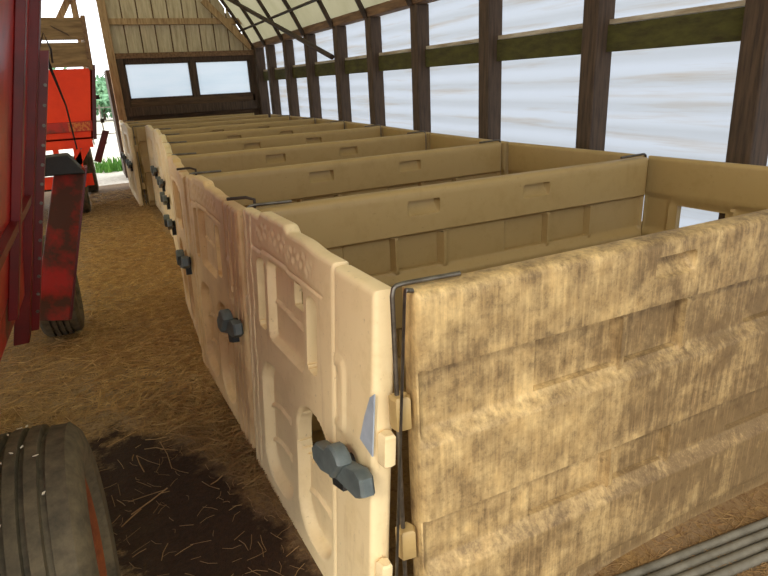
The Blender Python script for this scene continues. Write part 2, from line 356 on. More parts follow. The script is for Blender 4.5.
# ------------------------------------------------------------------ end wall with doorway
YE = 12.2
wb = tag(empty('wall_back', (1.9, YE, 0)), 'gable end wall with tan ribbed cladding, a wooden girt and open doorway', kind='structure')
def eb(x0, x1, y0, y1, z0, z1): return MB().box(x0 - 1.9, x1 - 1.9, y0 - YE, y1 - YE, z0, z1)
def roof_z(x): return CZ + math.sqrt(max(0.0, (RR - 0.03) ** 2 - (x - CX) ** 2))
x = 0.66; k = 0
while x < 3.18:
    x1 = min(x + 0.262, 3.2); za, zb = roof_z(x), roof_z(x1)
    p = MB(); y0, y1 = YE + 0.03 - YE, YE + 0.055 - YE
    def colm(xa, xb, ya, yb_, zl, zt0, zt1): p.hexa([(xa - 1.9, ya, zl), (xb - 1.9, ya, zl), (xb - 1.9, yb_, zl), (xa - 1.9, yb_, zl), (xa - 1.9, ya, zt0), (xb - 1.9, ya, zt1), (xb - 1.9, yb_, zt1), (xa - 1.9, yb_, zt0)])
    colm(x + 0.012, x1 - 0.012, y0, y1, 2.24, za, zb)
    colm(x + 0.10, x + 0.15, y0 - 0.012, y0, 2.24, za, zb)
    p.build('cladding_board', 'cladding', wb); x = x1
x = -7.0
while x < 0.66:                                             # cladding over the doorway
    x1 = min(x + 0.262, 0.66); za, zb = roof_z(x), roof_z(x1)
    p = MB(); p.hexa([(x + .012 - 1.9, .03, 3.24), (x1 - .012 - 1.9, .03, 3.24), (x1 - .012 - 1.9, .055, 3.24), (x + .012 - 1.9, .055, 3.24), (x + .012 - 1.9, .03, max(za, 3.26)), (x1 - .012 - 1.9, .03, max(zb, 3.26)), (x1 - .012 - 1.9, .055, max(zb, 3.26)), (x + .012 - 1.9, .055, max(za, 3.26))])
    p.build('cladding_board', 'cladding', wb); x = x1
eb(0.66, 3.2, YE + 0.058, YE + 0.075, 2.24, 2.40).build('backing_strip', 'wood_plate', wb)
for zq in np.arange(2.40, 4.6, .2):
    xr_ = min(3.2, CX + math.sqrt(max(0.0, (RR - .03) ** 2 - (zq + .2 - CZ) ** 2)))
    if xr_ > .7: eb(0.66, xr_, YE + 0.058, YE + 0.075, zq, zq + .2).build('backing_strip', 'wood_plate', wb)
eb(-7.0, 0.66, YE - 0.03, YE + 0.03, 3.19, 3.27).build('door_header', 'wood_light', wb)
eb(0.60, 3.2, YE - 0.06, YE + 0.028, 2.80, 2.90).build('girt', 'wood_light', wb)
eb(0.66, 3.2, YE - 0.08, YE + 0.028, 2.24, 2.33).build('lintel', 'wood_plate', wb)
eb(0.66, 3.2, YE - 0.04, YE + 0.028, 2.17, 2.24).build('window_header', 'wood_post', wb)
eb(0.72, 3.12, YE - 0.05, YE + 0.05, 1.40, 1.53).build('sill_beam', 'wood_sill', wb)
eb(0.68, 3.16, YE - 0.10, YE + 0.05, 1.25, 1.40).build('sill_beam', 'wood_post', wb)
for zz in (-.02, 0.30, 0.62, 0.945): eb(0.70, 3.18, YE - 0.02, YE + 0.03, zz, zz + 0.315).build('wall_board', 'wood_sill', wb)
bevel(eb(0.55, 0.685, YE - 0.10, YE + 0.04, -0.05, 3.9).build('door_jamb', 'wood_light', wb), 0.008)
bevel(eb(0.69, 0.80, YE - 0.07, YE + 0.04, -0.05, 2.24).build('door_jamb', 'wood_post', wb), 0.008)
eb(1.955, 2.04, YE - 0.05, YE + 0.05, 1.53, 2.17).build('mullion', 'wood_post', wb)
eb(3.08, 3.19, YE - 0.05, YE + 0.05, 1.28, 2.24).build('window_jamb', 'wood_post', wb)
MB().hexa([(3.10 - 1.9, -.10, 2.34), (3.18 - 1.9, -.10, 2.42), (3.18 - 1.9, -.06, 2.42), (3.10 - 1.9, -.06, 2.34), (2.30 - 1.9, -.10, 3.16), (2.38 - 1.9, -.10, 3.24), (2.38 - 1.9, -.06, 3.24), (2.30 - 1.9, -.06, 3.16)]).build('gable_brace', 'wood_light', wb)
for nm, a, b in (('window_1', 0.80, 1.955), ('window_2', 2.04, 3.08)):
    wn = tag(empty(nm, ((a + b) / 2, YE, 1.53)), 'milky plastic window pane in the end wall, ' + ('beside the doorway' if nm == 'window_1' else 'beside the corner post'), kind='structure')
    h = (b - a) / 2; f = MB().box(-h, -h + .03, -.03, .03, 0, .64).box(h - .03, h, -.03, .03, 0, .64).box(-h, h, -.03, .03, 0, .03).box(-h, h, -.03, .03, .61, .64); f.build('window_frame', 'wood_post', wn)
    MB().box(-h + .03, h - .03, .018, .022, .03, .61).build('window_pane', 'pane_sheet', wn)
# timber behind the doorway: post with a knee brace, and a leaning plank
MB().box(.14 - 1.9, .24 - 1.9, .06, .14, 2.1, 3.3).build('hanging_post', 'wood_light', wb)
MB().hexa([(-.17 - 1.9, .06, 2.86), (-.05 - 1.9, .06, 2.86), (-.05 - 1.9, .14, 2.86), (-.17 - 1.9, .14, 2.86), (.12 - 1.9, .06, 3.3), (.24 - 1.9, .06, 3.3), (.24 - 1.9, .14, 3.3), (.12 - 1.9, .14, 3.3)]).build('knee_brace', 'wood_light', wb)
dr = tag(empty('door_1', (0.58, 13.2, 0)), 'dark edge of the open plank door outside the doorway', kind='structure')
for q in range(2): MB().box(-.05, .04, .02 + q * .5, .5 + q * .5, 0.02, 2.1).build('door_plank', 'wood_post', dr)

# ------------------------------------------------------------------ pen panels
XL = [0.575, 0.52, 0.475, 0.53, 0.64, 0.745, 0.80, 0.60, 0.585, 0.60]         # alley end of each partition
YP = [1.17 + 1.22 * i for i in range(10)]
YP[9] = 11.98
XR = [2.86, 2.79, 2.75, 2.80, 2.92, 2.99, 3.03, 3.03, 3.02, 3.03]            # wall end
HT = 1.21                                                                    # panel height (base sits 4 cm into the litter)
ZB = -0.04
def relief(rects, handles, thick=0.036):
    def f(s, z):
        z = z + ZB
        d = np.zeros_like(s)
        d -= thick * (1 - sm(z, .950, .966)) * sm(z, .735, .785)             # sunk band one
        d -= thick * (1 - sm(z, .495, .508)) * sm(z, .29, .345)              # sunk band two
        d -= thick * (1 - sm(z, .055, .07))
        for zlo, zhi in ((.785, .945), (.345, .488)):
            for (a, b, c) in rects:
                for p, q in ((a, b), (b, c)):
                    d -= 0.030 * (1 - sm(rbox(s, z, p + .012, q - .012, zlo, zhi, .006), -.003, .003))
                for e in (b, c): d += 0.018 * (1 - sm(np.abs(s - e), .009, .014)) * sm(z, zlo - .02, zlo) * (1 - sm(z, zhi, zhi + .012))
        for a, b in handles:
            g = rbox(s, z, a, b, 1.05, 1.115, .012); d -= 0.042 * (1 - sm(g, -.005, .002)) * (0.30 + 0.70 * sm(z, 1.05, 1.10))
        return d
    return f
def shallow(rects, handles):
    f = relief(rects, handles, 0.03); return lambda s, z: f(s, z) * 0.6
def part_mesh(name, L, rects, handles, mat, st=0.02):
    ex = [e for r in rects for e in r] + [e for h in handles for e in h]
    S = lines(0, L, st, ex); Z = lines(0, HT, st, [e - ZB for e in (.962, .76, .735, .5, .345, .29, .785, .945, .488, 1.05, 1.115)])
    return slab(name, S, Z, relief(rects, handles), shallow(rects, handles), mat, 0.045, 0.026)
REC = [(.36, .64, .91), (1.27, 1.56, 1.86)]; HND = [(.70, .87), (1.37, 1.54)]
pmA = part_mesh('panel_body_outer', 2.26, [(.39, .73, 1.01), (1.33, 1.65, 1.93)], [(.82, .99), (1.48, 1.65)], 'plastic_grimy', 0.015)
pmB = part_mesh('panel_body', 2.26, REC, HND, 'plastic_panel')
ORD = ['nearest', 'second', 'third', 'fourth', 'fifth', 'sixth', 'seventh', 'eighth', 'ninth', 'last']
# hinge hardware: steel rod bent over the panel top, moulded lugs around it
def rod_mesh(name, sx):
    p = [(0, 0, 0.02), (0, 0, HT - .01), (sx * .004, 0, HT + .008), (sx * .012, 0, HT + .014), (sx * .03, 0, HT + .016), (sx * .19, 0, HT + .012)]
    return MB().tube(p, 0.0065, 8).mesh(name, 'steel', 50)
rodA, rodB = rod_mesh('hinge_rod', 1), rod_mesh('hinge_rod_back', -1)
def lug_mesh(name, h, mat):
    q = [(-.018, -.016), (.014, -.02), (.024, 0), (.014, .02), (-.018, .016), (-.022, 0)]
    return MB().prism(q, 0, h, 'z', 0.006).mesh(name, mat, 40)
lugm = lug_mesh('hinge_lug', 0.095, 'plastic_panel'); lugs = lug_mesh('hinge_lug_short', 0.095, 'plastic_gate')
hook = MB().tube([(0, -.05, HT - .03), (0, -.05, HT + .012), (.02, -.02, HT + .02), (.06, .05, HT + .012)], 0.007, 6).mesh('corner_hook', 'steel_dark', 50)
parts_root = []
for i in range(10):
    dx, dy = XR[i] - XL[i], 0.0
    yaw = {1: -.012, 2: .018, 3: .01}.get(i, 0.0)
    lab = ('beige plastic partition panel nearest the camera, outer face caked in brown grime' if i == 0 else
           'tan plastic partition against the end wall, last in the row of pens' if i == 9 else
           'tan moulded plastic partition between calf pens, %s back from the grimy front panel' % ['', 'first', 'second', 'third', 'fourth', 'fifth', 'sixth', 'seventh', 'eighth'][i])
    r = tag(empty('partition_panel', (XL[i] + (.038 if i == 0 else .045), YP[i], ZB), (0, 0, yaw)), lab, 'pen panel', 'partition panels across the pen row')
    b = inst('panel_body', pmA if i == 0 else pmB, r); b.scale = ((dx - .065) / 2.26, 1, 1)
    inst('hinge_rod', rodA, r, (-.04, .0, 0)); 
    if i < 8: inst('hinge_rod', rodB, r, (dx - .05, 0, 0))
    for z in ((.86, .30) if i else (.84, .425, .13)): inst('hinge_lug', lugm, r, (-.034, -.004, z)).scale = (1.2, 1.3, 1)
    parts_root.append(r)

# front gates: stile + leaf with feed openings, latch
LG = 1.188
def gate_hole(s, z):
    z = z + ZB; o = lambda *a: rbox(s, z, *a)
    d = np.minimum(o(.925, 1.02, .735, 1.015, .03), o(.415, .50, .755, 1.015, .03))
    d = np.minimum(d, o(.565, .685, .915, 1.015, .02))
    d = np.minimum(d, np.maximum(o(.325, .62, .30, .605, .14), -(s - .30) * .8 + (.60 - z) * .9 - .0 + .05 * 0 - .02))   # slit at the arch shoulder
    return d
def arch(s, z, s0, s1, z0, z1):
    return rbox(s, z, s0, s1, z0, z1, min(.13, (s1 - s0) / 2 - .005))
def gate_face(s, z):          # alley side, + = out
    z = z + ZB; d = np.zeros_like(s)
    d -= 0.030 * (1 - sm(rbox(s, z, .53, .89, .725, 1.02, .03), -.012, .004))       # bucket pocket between the slots
    d += 0.010 * (1 - sm(np.abs(z - (.86 + .08 * (s - .7))), .005, .012)) * (rbox(s, z, .54, .88, .73, 1.02, .03) < -.01)
    for s0, s1 in ((.325, .62), (.68, 1.02)):
        a = arch(s, z, s0, s1, .07, .605)
        d -= 0.042 * (1 - sm(a, -.022, .006))
        for zz in (.40, .235): d += 0.011 * (1 - sm(np.abs(z - zz - .04 * ((s - (s0 + s1) / 2) / .17) ** 2 * -1), .005, .013)) * (a < -.02)
        d += 0.022 * sm(a * 0 + z, .0, .10) * 0
    d -= 0.006 * (1 - sm(np.abs(z - 1.045), .002, .006)) * sm(s, .36, .38) * (1 - sm(s, 1.08, 1.10))
    rng_t = 0.004 * np.sin(s * 140) * np.sin(z * 95 + 2 * np.sin(s * 33)) * (1 - sm(np.abs(z - 1.10), .025, .035)) * sm(s, .42, .46) * (1 - sm(s, 1.0, 1.05))
    d += rng_t
    for g, ph in ((1.085, .3), (1.15, 1.7)):                          # wavy vertical seams at the hinge end
        d -= 0.012 * (1 - sm(np.abs(s - g - .007 * np.sin(z * 21 + ph) - .004 * np.sin(z * 53 + ph)), .002, .006))
    d -= 0.008 * (1 - sm(np.abs(s - .345), .003, .007)) * sm(z, .62, .66) * 0
    return d
def gate_back(s, z): return np.zeros_like(s)
S = lines(.292, LG, .0075); Z = lines(.03, HT, .0075)
top = lambda s: 0.012 * sm(s, .40, .55) + 0.022 * sm(s, .66, .70) * (1 - sm(s, .95, .98)) - .004
gz = lambda s, z: z + top(s) * sm(z, .95, HT)
leafm = slab('gate_leaf', S, Z, gate_back, gate_face, 'plastic_gate', 0.028, 0.016, gate_hole, gz, 35)
leafr = leafm.copy(); leafr.name = 'gate_leaf_stained'; leafr.materials[0] = M['plastic_gate_stained']
def stile_face(s, z):
    z = z + ZB; d = np.zeros_like(s)
    d -= 0.012 * (1 - sm(rbox(s, z, .245, .30, .70, .86, .02), -.004, .006))
    d += 0.006 * (1 - sm(rbox(s, z, .205, .30, .67, .90, .03), -.004, .006)) * sm(s, .2, .21)
    return d
def stile_face_seamed(s, z):
    d = stile_face(s, z)
    for g, ph in ((.06, .3), (.13, 1.2), (.20, 2.2)): d -= 0.012 * (1 - sm(np.abs(s - g - .009 * np.sin(z * 17 + ph) - .004 * np.sin(z * 47 + ph)), .002, .006))
    return d
S2 = lines(0.036, .282, .009); Z2 = lines(0, HT - .012, .012)
stm = slab('gate_stile', S2, Z2, gate_back, stile_face, 'plastic_gate', 0.032, 0.016)
sts = slab('gate_stile_seamed', S2, Z2, gate_back, stile_face_seamed, 'plastic_gate', 0.032, 0.016)
stn = sts.copy(); stn.materials[0] = M['plastic_gate_stained']
# latch: grey paddle with a fan-shaped hump, on a black keeper block
lp = [(.15, .018), (.12, .036), (.03, .032), (-.02, .022), (-.14, .022), (-.165, .008), (-.165, -.032), (-.13, -.044), (-.02, -.032), (.10, -.032), (.15, -.012)]
latm = MB().prism(lp, .046, .082, 'y', .007).mesh('latch_bar', 'latch_grey', 40)
fan = [(-.02, -.02)] + [(.055 * math.cos(a) - .035, .066 * math.sin(a) + .0) for a in np.linspace(.15, 2.75, 9)]
fanm = MB().prism(fan, .060, .100, 'y', .006).mesh('latch_thumb_piece', 'latch_grey', 40)
keepm = MB().box(.02, .09, .02, .055, -.075, .02).mesh('latch_keeper', 'latch_black')
spm = MB().tube([(0, .02, 0), (0, .06, 0)], .022, 12).mesh('latch_pivot', 'latch_black', 40)
LEAN = [.085, .07, .045, .03, .04, .045, .04, .03, .03]
GL = ['pale beige plastic front gate with feed slots, nearest the camera, beside the grimy panel',
      'brown-stained beige front gate, second along the alley from the grimy panel',
      'beige pen front gate, third along the alley, straw-dusted foot', 'beige pen front gate, fourth along the alley from the grimy panel',
      'beige pen front gate, fifth along the alley from the grimy panel', 'beige pen front gate, sixth along the alley from the grimy panel',
      'beige pen front gate, seventh along the alley, just before the row steps out',
      'beige front gate, eighth along the alley, standing proud of its nearer neighbours', 'beige front gate farthest down the alley beside the door jamb']
for i in range(9):
    x0, y0, x1, y1 = XL[i], YP[i], XL[i + 1], YP[i + 1]
    if i == 6: x1, y1 = 0.79, y1 - .075
    if i == 7: x0, x1 = .56, .55
    if i == 8: x0, x1 = .55, .56
    Lr = math.hypot(x1 - x0, y1 - y0); yaw = math.atan2(y1 - y0, x1 - x0)
    r = tag(empty('pen_gate', (x0 - LEAN[i], y0, ZB + .01), (LEAN[i] / 1.15, 0, yaw)), GL[i], 'gate', 'front gates along the alley')
    k = Lr / 1.22
    lf = inst('gate_leaf', leafr if i in (1, 2) else leafm, r); lf.scale = (k, 1, 1)
    inst('gate_stile', stm if i == 0 else (stn if i in (1, 2) else sts), r)
    lt = inst('latch', latm, r, (.155, .0, .655), (0, .30, 0)); lt.scale = (1.1, 1.15, 1.15); lt['label'] = 'dark grey plastic turn latch'
    inst('latch_thumb_piece', fanm, lt); inst('latch_keeper', keepm, lt); inst('latch_pivot', spm, lt)
    if i == 0: inst('hinge_rod', rodA, r, (-.045, -.004, 0.01), (0, 0, -math.pi / 2 + .1)).scale = (.12, 1, .985)
    for z in ((.72, .31, .02) if i == 0 else (.735, .18)): inst('hinge_lug', lugs, r, (0.012, .002, z))
    if i in (1, 2): inst('corner_hook', hook, r, (.05, .0, .012))
    if i == 0:
        tgm = MB().prism([(.10, .76), (.028, .745), (.022, .93), (.045, .91), (.075, .84)], .033, .037, 'y').build('ear_tag_plate', 'tag_blue_grey', r); tgm['label'] = 'pale blue-grey plastic plate on the stile'

# back panels along the wall
def back_hole(s, z): z = z + ZB; return rbox(s, z, .70, .97, .62, .915, .02)
def back_face(s, z):
    z = z + ZB; d = np.zeros_like(s); d -= 0.016 * (1 - sm(z, .950, .966)) * sm(z, .735, .76) ; d -= 0.016 * (1 - sm(z, .495, .508)) * sm(z, .29, .345)
    d += 0.010 * (1 - sm(np.abs(rbox(s, z, .66, 1.01, .58, .945, .03)), .006, .014)); return d
S3 = lines(0, 1.18, .015); Z3 = lines(0, HT, .015)
bkm = slab('back_body', S3, Z3, gate_back, back_face, 'plastic_panel', 0.026, 0.02, back_hole)
for i in range(8):
    x0, y0, x1, y1 = XR[i], YP[i], XR[i + 1], YP[i + 1]
    Lr = math.hypot(x1 - x0, y1 - y0)
    lab = 'tan plastic back panel against the sheeted wall, ' + ('closing the pen nearest the camera' if i == 0 else 'closing the %s pen from the camera' % ORD[i])
    r = tag(empty('back_panel', (x0 + .045, y0 + .02, ZB), (0, 0, math.atan2(y1 - y0, x1 - x0))), lab, 'pen panel', 'back panels along the wall')
    b = inst('panel_body', bkm, r); b.scale = ((Lr - .03) / 1.18, 1, 1)
    for z in (.84, .28): inst('hinge_lug', lugs, r, (-.004, 0.004, z - .11))

# ------------------------------------------------------------------ steel poles on the litter
PO = [((1.3, a), (2.9, a - .165)) for a in (1.096, 1.056, 1.017, .978)]
PLAB = ['grey steel pole on the litter, closest to the grimy panel', 'grey steel pole on the litter, second from the grimy panel', 'grey steel pole on the litter, third from the grimy panel', 'grey steel pole on the litter, farthest from the grimy panel']
for (a, b), l in zip(PO, PLAB):
    L = math.hypot(b[0] - a[0], b[1] - a[1]); r = tag(empty('steel_pole', (a[0], a[1], -.028), (0, 0, math.atan2(b[1] - a[1], b[0] - a[0]))), l, 'pole', 'loose poles beside the front panel')
    MB().tube([(0, 0, 0), (L, 0, .0)], .0165, 10).build('pole_tube', 'steel_pole', r, 50)
    MB().tube([(-.012, 0, 0), (.02, 0, 0)], .0185, 10).build('end_cap', 'steel_dark', r, 50)

# ------------------------------------------------------------------ wagons
def tyre_prof(wd, R, groove=True):
    h = wd / 2; p = [(-h * .62, R * .56), (-h * .95, R * .66), (-h, R * .78), (-h * .93, R * .90), (-h * .80, R * .965)]
    xs_ = sorted([-.72, .74, .60] + [c + e for c in (-.38, -.085, .19, .47) for e in (-.055, -.04, .04, .055)])
    for q in xs_:
        g = any(abs(q - c) < .045 for c in (-.38, -.085, .19, .47)) and groove
        p.append((q * h, R * (1 - .035 * q * q) - (.022 if g else (.008 if q > .52 else 0))))
    p += [(h * .80, R * .965), (h * .93, R * .90), (h, R * .78), (h * .95, R * .66), (h * .62, R * .56)]; return p
def wheel(parent, loc, R=.39, wd=.29, rim='rust', yaw=0.0):
    t = MB().lathe_x(tyre_prof(wd, R), 56).build('wheel', 'rubber', parent, 35); t.location = loc; t.rotation_euler = (0, 0, yaw); t['label'] = 'ribbed black rubber implement tyre'
    h = wd / 2
    MB().lathe_x([(h * .66, R * .58), (h * .80, R * .60), (h * .70, R * .52), (h * .25, R * .48), (h * .25, R * .2), (h * .55, R * .18), (h * .55, .0)], 32).build('rim', rim, t, 35)
    for q in range(6):
        a = q * math.pi / 3; MB().tube([(h * .25, R * .33 * math.cos(a), R * .33 * math.sin(a)), (h * .34, R * .33 * math.cos(a), R * .33 * math.sin(a))], .012, 6).build('wheel_nut', 'steel_dark', t)
    return t
wg = tag(empty('farm_wagon', (-1.3, 2.6, 0)), 'tall dark red farm wagon on the left, ribbed tyre in the foreground', 'wagon')
W0 = Vector((-1.3, 2.6, 0))
def L(p): return tuple(Vector(p) - W0)
def flare(z): return -0.455 + (z - .55) * .245                # alley side of the flared body
def sheet_pts(y0, y1, z0, z1, t0, t1): # slab along the flared side between offsets t0..t1
    return [L((flare(z0) + t0, y0, z0)), L((flare(z0) + t1, y0, z0)), L((flare(z0) + t1, y1, z0)), L((flare(z0) + t0, y1, z0)), L((flare(z1) + t0, y0, z1)), L((flare(z1) + t1, y0, z1)), L((flare(z1) + t1, y1, z1)), L((flare(z1) + t0, y1, z1))]
MB().hexa(sheet_pts(0.9, 3.42, .92, 2.5, -.05, -.03)).build('side_sheet', 'paint_red', wg)
MB().hexa(sheet_pts(1.0, 3.36, 1.18, 1.22, -.03, .0)).build('side_rail', 'paint_red_dark', wg)
for yy in (2.55,): bevel(MB().hexa(sheet_pts(yy - .03, yy + .03, .84, 2.5, -.03, .005)).build('side_rib', 'paint_red_dark', wg), .004)
bevel(MB().hexa(sheet_pts(3.18, 3.30, .50, 2.5, -.06, .01)).build('corner_post', 'paint_red_dark', wg), .006)
MB().hexa(sheet_pts(3.30, 3.36, .52, 1.85, -.03, .045)).build('bolt_strip', 'paint_red_dark', wg)
for q in range(13):
    z = .62 + q * .09; MB().tube([L((flare(z) + .036, 3.30, z)), L((flare(z) + .036, 3.288, z))], .008, 6).build('bolt', 'steel', wg)
# front/back ends, sloped hopper and floor of the box
MB().hexa([L(p) for p in ((-2.1, 3.38, .6), (-.48, 3.38, .6), (-.48, 3.42, .6), (-2.1, 3.42, .6), (-2.45, 3.38, 2.5), (.0, 3.38, 2.5), (.0, 3.42, 2.5), (-2.45, 3.42, 2.5))]).build('end_sheet', 'paint_red', wg)
MB().hexa([L(p) for p in ((-2.1, .9, .6), (-.48, .9, .6), (-.48, .94, .6), (-2.1, .94, .6), (-2.45, .9, 2.5), (.0, .9, 2.5), (.0, .94, 2.5), (-2.45, .94, 2.5))]).build('end_sheet', 'paint_red', wg)
MB().hexa([L(p) for p in ((-2.12, .9, .6), (-2.08, .9, .6), (-2.08, 3.42, .6), (-2.12, 3.42, .6), (-2.5, .9, 2.5), (-2.46, .9, 2.5), (-2.46, 3.42, 2.5), (-2.5, 3.42, 2.5))]).build('side_sheet', 'paint_red', wg)
MB().hexa([L(p) for p in ((-2.1, .9, .70), (-.49, .9, .70), (-.49, 3.4, .70), (-2.1, 3.4, .70), (-2.1, .9, .74), (-.49, .9, .74), (-.49, 3.4, .74), (-2.1, 3.4, .74))]).build('box_floor', 'rust', wg)
bevel(MB().hexa([L(p) for p in ((-.56, .9, .84), (-.425, .9, .84), (-.425, 3.2, .74), (-.56, 3.2, .74), (-.56, .9, .98), (-.39, .9, .98), (-.39, 3.2, .92), (-.56, 3.2, .92))]).build('side_sill', 'paint_red_worn', wg), .006)
for xx in (-1.75, -.85): MB().box(xx - .05 + 1.3, xx + .05 + 1.3, -1.9, 2.35, .38, .5).build('chassis_rail', 'paint_red_dark', wg)
for yy in (1.64, 4.62): MB().tube([L((-2.2, yy, .39)), L((-.36, yy, .39))], .045, 8).build('axle', 'steel_dark', wg, 40)
wheel(wg, L((-.345, 1.62, .39)), .395, .33)
wheel(wg, L((-2.25, 1.62, .39)), .395, .33); wheel(wg, L((-2.2, 4.62, .36)), .36, .28)
wheel(wg, L((-.42, 4.66, .365)), .365, .27)
# slanted worn board in front of the rear wheel, black bracket above
bevel(MB().hexa([L(p) for p in ((-.545, 4.16, .29), (-.34, 4.10, .27), (-.335, 4.15, .27), (-.54, 4.21, .29), (-.225, 4.22, 1.24), (-.06, 4.16, 1.22), (-.055, 4.21, 1.22), (-.22, 4.27, 1.24))]).build('wheel_guard', 'paint_red_worn', wg), .006)
MB().hexa([L(p) for p in ((-.345, 4.12, .27), (-.325, 4.12, .27), (-.325, 4.42, .27), (-.345, 4.42, .27), (-.065, 4.18, 1.22), (-.045, 4.18, 1.22), (-.045, 4.34, 1.22), (-.065, 4.34, 1.22))]).build('guard_edge', 'paint_red_dark', wg)
bevel(MB().hexa([L(p) for p in ((-.42, 4.10, 1.20), (-.06, 4.10, 1.19), (-.06, 4.34, 1.19), (-.42, 4.34, 1.20), (-.42, 4.12, 1.30), (-.14, 4.12, 1.31), (-.14, 4.32, 1.31), (-.42, 4.32, 1.30))]).build('guard_bracket', 'latch_black', wg), .01)
MB().hexa([L(p) for p in ((-.62, 3.9, .55), (-.50, 3.9, .55), (-.50, 4.0, .55), (-.62, 4.0, .55), (-.46, 3.9, 1.25), (-.30, 3.9, 1.25), (-.30, 4.0, 1.25), (-.46, 4.0, 1.25))]).build('rear_plate', 'steel_dark', wg)
MB().tube([L((-.50, 3.88, .62)), L((-.40, 3.88, 1.0))], .012, 6).build('release_lever', 'steel', wg, 40)
MB().tube([L((-.135, 3.40, 1.86)), L((-.10, 3.36, 1.93)), L((-.085, 3.40, 1.86)), L((-.09, 3.42, 1.80))], .005, 6).build('cable_hook', 'steel_dark', wg, 50)
MB().tube([L((-.115, 3.43, 1.84)), L((-.105, 3.44, 1.78)), L((-.08, 3.75, 1.6)), L((-.08, 4.15, 1.34))], [.012, .008, .005, .005], 6).build('pull_cable', 'latch_black', wg, 50)

og = tag(empty('grain_wagon', (-.8, 10, 0)), 'bright orange wagon with weathered wooden sideboards near the doorway', 'wagon')
O0 = Vector((-.8, 10, 0))
def LO(p): return tuple(Vector(p) - O0)
Y0, Y1 = 8.2, 11.6
def trap(x0b, x1b, x0t, x1t, ya, yb_, z0, z1): return [LO(p) for p in ((x0b, ya, z0), (x1b, ya, z0), (x1b, yb_, z0), (x0b, yb_, z0), (x0t, ya, z1), (x1t, ya, z1), (x1t, yb_, z1), (x0t, yb_, z1))]
MB().hexa(trap(-1.75, .04, -1.85, .185, Y0, Y0 + .04, 1.15, 1.95)).build('front_sheet', 'paint_orange', og)
MB().hexa(trap(-1.75, .04, -1.85, .185, Y1, Y1 + .04, 1.15, 1.95)).build('rear_sheet', 'paint_orange', og)
MB().hexa(trap(.02, .05, .165, .195, Y0, Y1, 1.15, 1.95)).build('side_sheet', 'paint_red_dark', og)
MB().hexa(trap(-1.78, -1.75, -1.88, -1.85, Y0, Y1, 1.15, 1.95)).build('side_sheet', 'paint_red_dark', og)
MB().box(*[v for v in (-.95, .84, -1.8, 1.6, 1.13, 1.17)]).build('box_floor', 'rust', og)
bevel(MB().hexa(trap(-1.76, .055, -1.76, .07, Y0 - .03, Y0 - .001, 1.24, 1.36)).build('front_band', 'paint_red_worn', og), .004)
MB().hexa(trap(-.20, .03, -.20, .05, Y0 - .036, Y0 - .03, 1.25, 1.35)).build('worn_decal', 'decal', og)
MB().hexa(trap(-1.75, .03, -1.75, .03, Y0 - .02, Y0 + .06, 1.05, 1.15)).build('cross_member', 'paint_orange', og)
for yy in (8.5, 9.1, 9.7, 10.3, 10.9, 11.5):
    MB().hexa(trap(.05, .085, .195, .235, yy - .03, yy + .03, 1.12, 2.0)).build('side_rib', 'paint_red_dark', og)
MB().hexa(trap(-1.87, .175, -1.88, .19, Y0 - .02, Y0 + .02, 1.97, 2.235)).build('sideboard', 'wood_sideboard', og)
MB().hexa(trap(-1.88, .185, -1.88, .195, Y0 - .02, Y0 + .02, 2.265, 2.50)).build('sideboard', 'wood_sideboard', og)
MB().hexa(trap(.165, .195, .175, .205, Y0 + .02, Y1, 1.97, 2.235)).build('sideboard', 'wood_sideboard', og)
MB().hexa(trap(.175, .205, .185, .215, Y0 + .02, Y1, 2.265, 2.50)).build('sideboard', 'wood_sideboard', og)
MB().hexa(trap(.15, .20, .17, .22, Y0 - .05, Y0 - .02, 1.93, 2.52)).build('stake', 'wood_plate', og)
MB().hexa(trap(-.42, -.36, -.42, -.36, Y0 - .05, Y0 - .02, 1.93, 2.52)).build('stake', 'wood_plate', og)
MB().hexa([LO(p) for p in ((-.16, Y0 - .04, 2.42), (-.13, Y0 - .04, 2.39), (-.13, Y0 - .02, 2.39), (-.16, Y0 - .02, 2.42), (.0, Y0 - .04, 2.33), (.02, Y0 - .04, 2.30), (.02, Y0 - .02, 2.30), (.0, Y0 - .02, 2.33))]).build('cleat', 'wood_post', og)
for xa, xb in ((-.42, -.36), (-.20, -.12)): MB().hexa(trap(xa - .02, xb - .02, xa, xb, Y0, Y0 + .06, .58, 1.06)).build('front_leg', 'paint_orange', og)
MB().hexa([LO(p) for p in ((-.34, Y0, .74), (-.27, Y0, .68), (-.27, Y0 + .04, .68), (-.34, Y0 + .04, .74), (-.06, Y0, 1.10), (.0, Y0, 1.06), (.0, Y0 + .04, 1.06), (-.06, Y0 + .04, 1.10))]).build('diagonal_strut', 'paint_orange', og)
MB().hexa(trap(-1.6, -.05, -1.6, -.05, Y0 + .1, Y0 + .2, .58, .72)).build('cross_member', 'paint_orange', og)
for xx in (-1.4, -.45): MB().box(xx + .8 - .05, xx + .8 + .05, -1.7, 1.6, .55, .68).build('chassis_rail', 'paint_red_dark', og)
for yy in (9.7, 11.9): MB().tube([LO((-1.7, yy, .42)), LO((-.2, yy, .42))], .045, 8).build('axle', 'steel_dark', og, 40)
for p in ((-.28, 9.75, .42), (-1.7, 9.75, .42), (-.12, 11.9, .42), (-1.7, 11.9, .42)): wheel(og, LO(p), .42, .22, 'rust')
MB().hexa([LO(p) for p in ((.0, 11.0, .62), (.10, 11.0, .58), (.10, 11.06, .58), (.0, 11.06, .62), (.22, 11.0, 1.10), (.32, 11.0, 1.08), (.32, 11.06, 1.08), (.22, 11.06, 1.10))]).build('side_flap', 'paint_red_dark', og)
for zz in (1.30, 1.62, 1.88): MB().tube([LO((.19, 9.6, zz)), LO((.24, 9.6, zz))], .03, 8).build('side_pin', 'steel_dark', og, 40)

